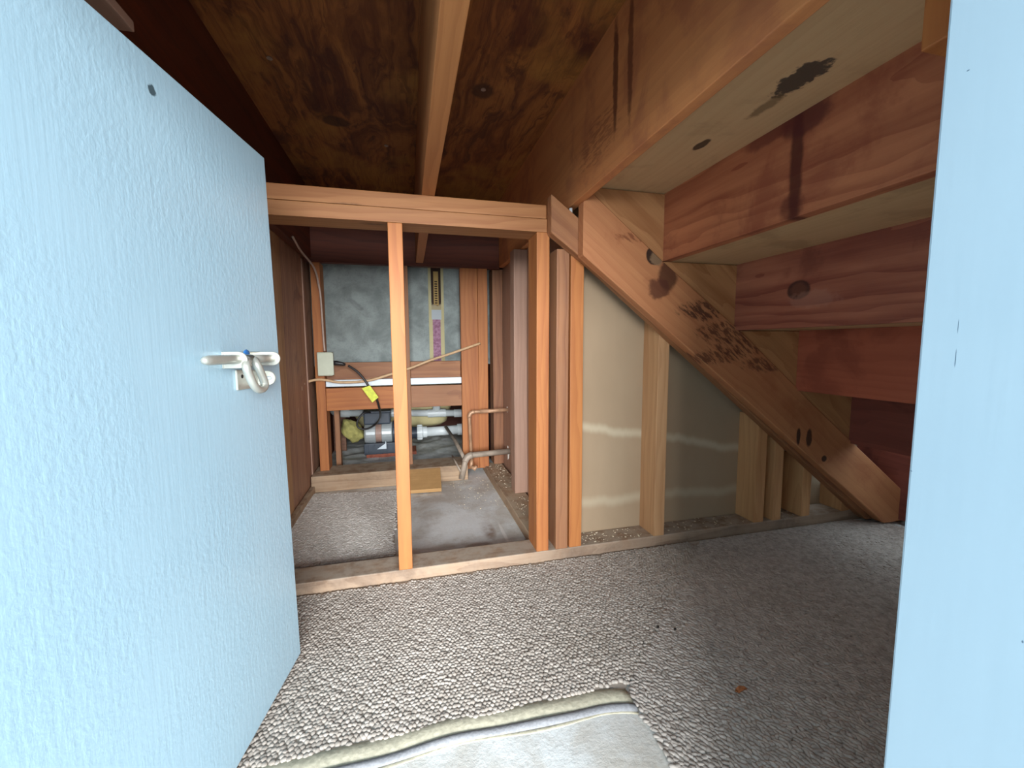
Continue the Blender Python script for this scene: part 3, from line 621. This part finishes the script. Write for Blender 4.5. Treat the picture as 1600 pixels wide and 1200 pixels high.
# copper pipes
cp = empty('copper_pipe', (.38, 2.07, .32), 'thin copper pipe bending down beside the wide stained stud', 'pipe')
A, B, Cc = (.479, 1.99, .341), (.283, 2.0, .336), (.292, 2.0, .075)
tube('pipe_run', [A] + elbow(A, B, Cc, .02) + [Cc], .0078, m_copper, 12, parent=cp); tube('sleeve', [(.335, 1.997, .337), A], .0102, m_copper, 12, parent=cp)
tube('elbow', elbow(A, B, Cc, .028), .0100, m_copper, 12, parent=cp); tube('tail', [(.292, 2.0, .10), (.287, 1.985, .06)], .009, m_copper, 10, parent=cp)
gp = empty('supply_pipe', (.38, 1.98, .11), 'thick dull pipe leaving the wall hole and bending to the floor', 'pipe')
A, B, Cc = (.479, 1.955, .137), (.260, 1.955, .13), (.234, 1.952, .016)
tube('pipe_run', [A] + elbow(A, B, Cc, .035) + [Cc], .0140, m_steel, 14, parent=gp); tube('elbow', elbow(A, B, Cc, .03), .0165, m_steel, 14, parent=gp)
tube('branch', [(.25, 1.965, .115), (.228, 2.15, .16), (.20, 2.40, .19)], .009, m_steel, 10, parent=gp)
tube('strap', [(.234, 1.952, .045), (.213, 1.958, .09), (.20, 2.04, .11)], .005, m_steel, 8, parent=gp)
tube('valve', [(.285, 1.96, .07), (.30, 1.955, .062), (.31, 1.95, .075)], [.008, .012, .007], m_copper, 10, parent=gp)
for y, z, r, lab in ((1.985, .12, .034, 'ragged white plaster ring round the lower pipe hole'), (1.995, .341, .014, 'small white plaster dab round the upper pipe hole')):
    bm = bmesh.new(); ring = [bm.verts.new((.4775, y + math.cos(a) * r * .5 * (1 + .2 * math.sin(3 * a)), z + math.sin(a) * r * (1 + .15 * math.cos(5 * a)))) for a in (2 * math.pi * k / 16 for k in range(16))]
    f = bm.faces.new(ring); ex = bmesh.ops.extrude_face_region(bm, geom=[f]); bmesh.ops.translate(bm, vec=(-.003, 0, 0), verts=[g for g in ex['geom'] if isinstance(g, bmesh.types.BMVert)])
    put('plaster_patch', bm, m_white, label=lab, cat='plaster')
# outlet box with plug and cord
ob = empty('outlet_box', (-.365, Y, .53), 'cream surface mounted outlet box on the back stud', 'outlet')
box('body', -.402, -.338, Y - .045, Y - .001, .530, .638, m_box, bevel=.004, parent=ob); box('cover', -.400, -.333, Y - .050, Y - .0455, .534, .634, m_box, bevel=.002, parent=ob)
pc_ = empty('power_cord', (-.25, 2.0, .45), 'black pump power cord looping from the outlet with a yellow tag', 'cord')
Yc = 2.035
pts = [(-.331, 2.03, .587), (-.30, 2.03, .583), (-.272, 2.025, .575), (-.235, 2.02, .548), (-.205, 2.015, .512), (-.18, 2.012, .47), (-.172, 2.012, .455)]
tube('plug', [(-.337, 2.03, .588), (-.325, 2.03, .588), (-.30, 2.03, .584), (-.285, 2.028, .579)], [.010, .011, .009, .006], m_cord, 12, parent=pc_)
pts2 = pts[2:] + [(-.155, 2.015, .425), (-.145, 2.03, .385), (-.143, 2.08, .345), (-.155, 2.25, .29), (-.185, 2.37, .235), (-.235, 2.385, .205), (-.278, 2.385, .212), (-.287, 2.385, .245), (-.262, 2.39, .285), (-.235, 2.40, .295), (-.215, 2.44, .285)]
tube('cord', smooth_path(pts2, 6), .0052, m_cord, 8, parent=pc_)
bm = bmesh.new(); cs = [(-.215, .470), (-.178, .482), (-.142, .425), (-.170, .402)]
a = [bm.verts.new((x, 2.004, z)) for x, z in cs]; b = [bm.verts.new((x, 2.0055, z)) for x, z in cs]
bm.faces.new(a); bm.faces.new(b[::-1])
for i in range(4): bm.faces.new((a[i], b[i], b[(i + 1) % 4], a[(i + 1) % 4]))
put('yellow_tag', bm, m_tag, parent=pc_, label='bright yellow warning tag')
cab = [(-.445, 2.03, .506), (-.41, 2.045, .512), (-.37, 2.045, .508), (-.32, 2.05, .497), (-.25, 2.05, .496), (-.18, 2.05, .503), (-.10, 2.05, .525), (-.03, 2.05, .548), (.01, 2.05, .558), (.10, 2.045, .593), (.20, 2.04, .625), (.31, 2.04, .662), (.35, 2.05, .675)]
tube('flat_cable', smooth_path(cab, 5), .0062, m_romex, 10, label='tan flat cable strung across the back frame', cat='cable')
wir = [(-.405, 1.72, 1.07), (-.405, 1.83, 1.045), (-.400, 1.93, 1.03), (-.394, 1.99, 1.015), (-.3875, 2.02, .985), (-.383, 2.035, .94), (-.380, 2.045, .90), (-.3775, 2.045, .80), (-.376, 2.045, .70), (-.373, 2.043, .642)]
tube('ceiling_cable', smooth_path(wir, 5), .0045, m_wire, 8, label='pale cable hanging down the back stud into the outlet box', cat='cable')

# ------------------------------------------------------------------ small debris
def crumbs(name, n, reg, zf, mat, parent, smin, smax):
    bm = bmesh.new()
    for _ in range(n):
        x, y = reg(); s = random.uniform(smin, smax); z = zf
        m = Matrix.Translation((x, y, z + s * .3)) @ Matrix.Rotation(random.uniform(0, 6), 4, 'Z') @ Matrix.Diagonal((s, s * random.uniform(.4, 1), s * .4, 1))
        bmesh.ops.create_icosphere(bm, subdivisions=1, radius=1, matrix=m)
    return put(name, bm, mat, parent=parent, kind='stuff')
sp_ = bpy.data.objects['sole_plate']; sd_ = bpy.data.objects['side_plate']
crumbs('debris_crumbs', 170, lambda: (random.choice((random.uniform(.52, .75), random.uniform(.55, .72), random.uniform(.82, 1.15), random.uniform(1.2, 1.45))), random.uniform(1.15, 1.222)), .038, m_crumb, sp_, .0012, .004)
crumbs('debris_crumbs', 150, lambda: (random.uniform(.39, .465), random.choice((random.uniform(1.25, 1.6), random.uniform(1.7, 2.08)))), .038, m_crumb, sd_, .0012, .004)
crumbs('debris_crumbs', 120, lambda: (random.uniform(.18, .37), random.uniform(1.6, 2.05)), .0, m_crumb, FL, .001, .0035)
for x, y, lab in ((.54, .781, 'dark pellet on the carpet, nearer the doorway jamb of the close pair'), (.574, .765, 'dark pellet on the carpet, the one further under the stairs of the close pair')):
    bm = bmesh.new(); bmesh.ops.create_icosphere(bm, subdivisions=2, radius=1, matrix=Matrix.Translation((x, y, .0155)) @ Matrix.Rotation(.7, 4, 'Z') @ Matrix.Diagonal((.0045, .0028, .0026, 1)))
    put('pellet', bm, m_speck, smooth=True, label=lab, cat='pellet', group='dark pellets on the carpet')
bm = bmesh.new(); L = [(-.012, 0), (-.006, .005), (.002, .006), (.010, .002), (.013, -.003), (.004, -.005), (-.006, -.004)]
a = [bm.verts.new((.59 + x, .591 + y, .0155 + .003 * math.sin(x * 240))) for x, y in L]; f = bm.faces.new(a)
ex = bmesh.ops.extrude_face_region(bm, geom=[f]); bmesh.ops.translate(bm, vec=(0, 0, -.0012), verts=[g for g in ex['geom'] if isinstance(g, bmesh.types.BMVert)])
put('leaf_fragment', bm, m_leaf, label='curled orange brown leaf fragment lying on the worn carpet', cat='leaf')
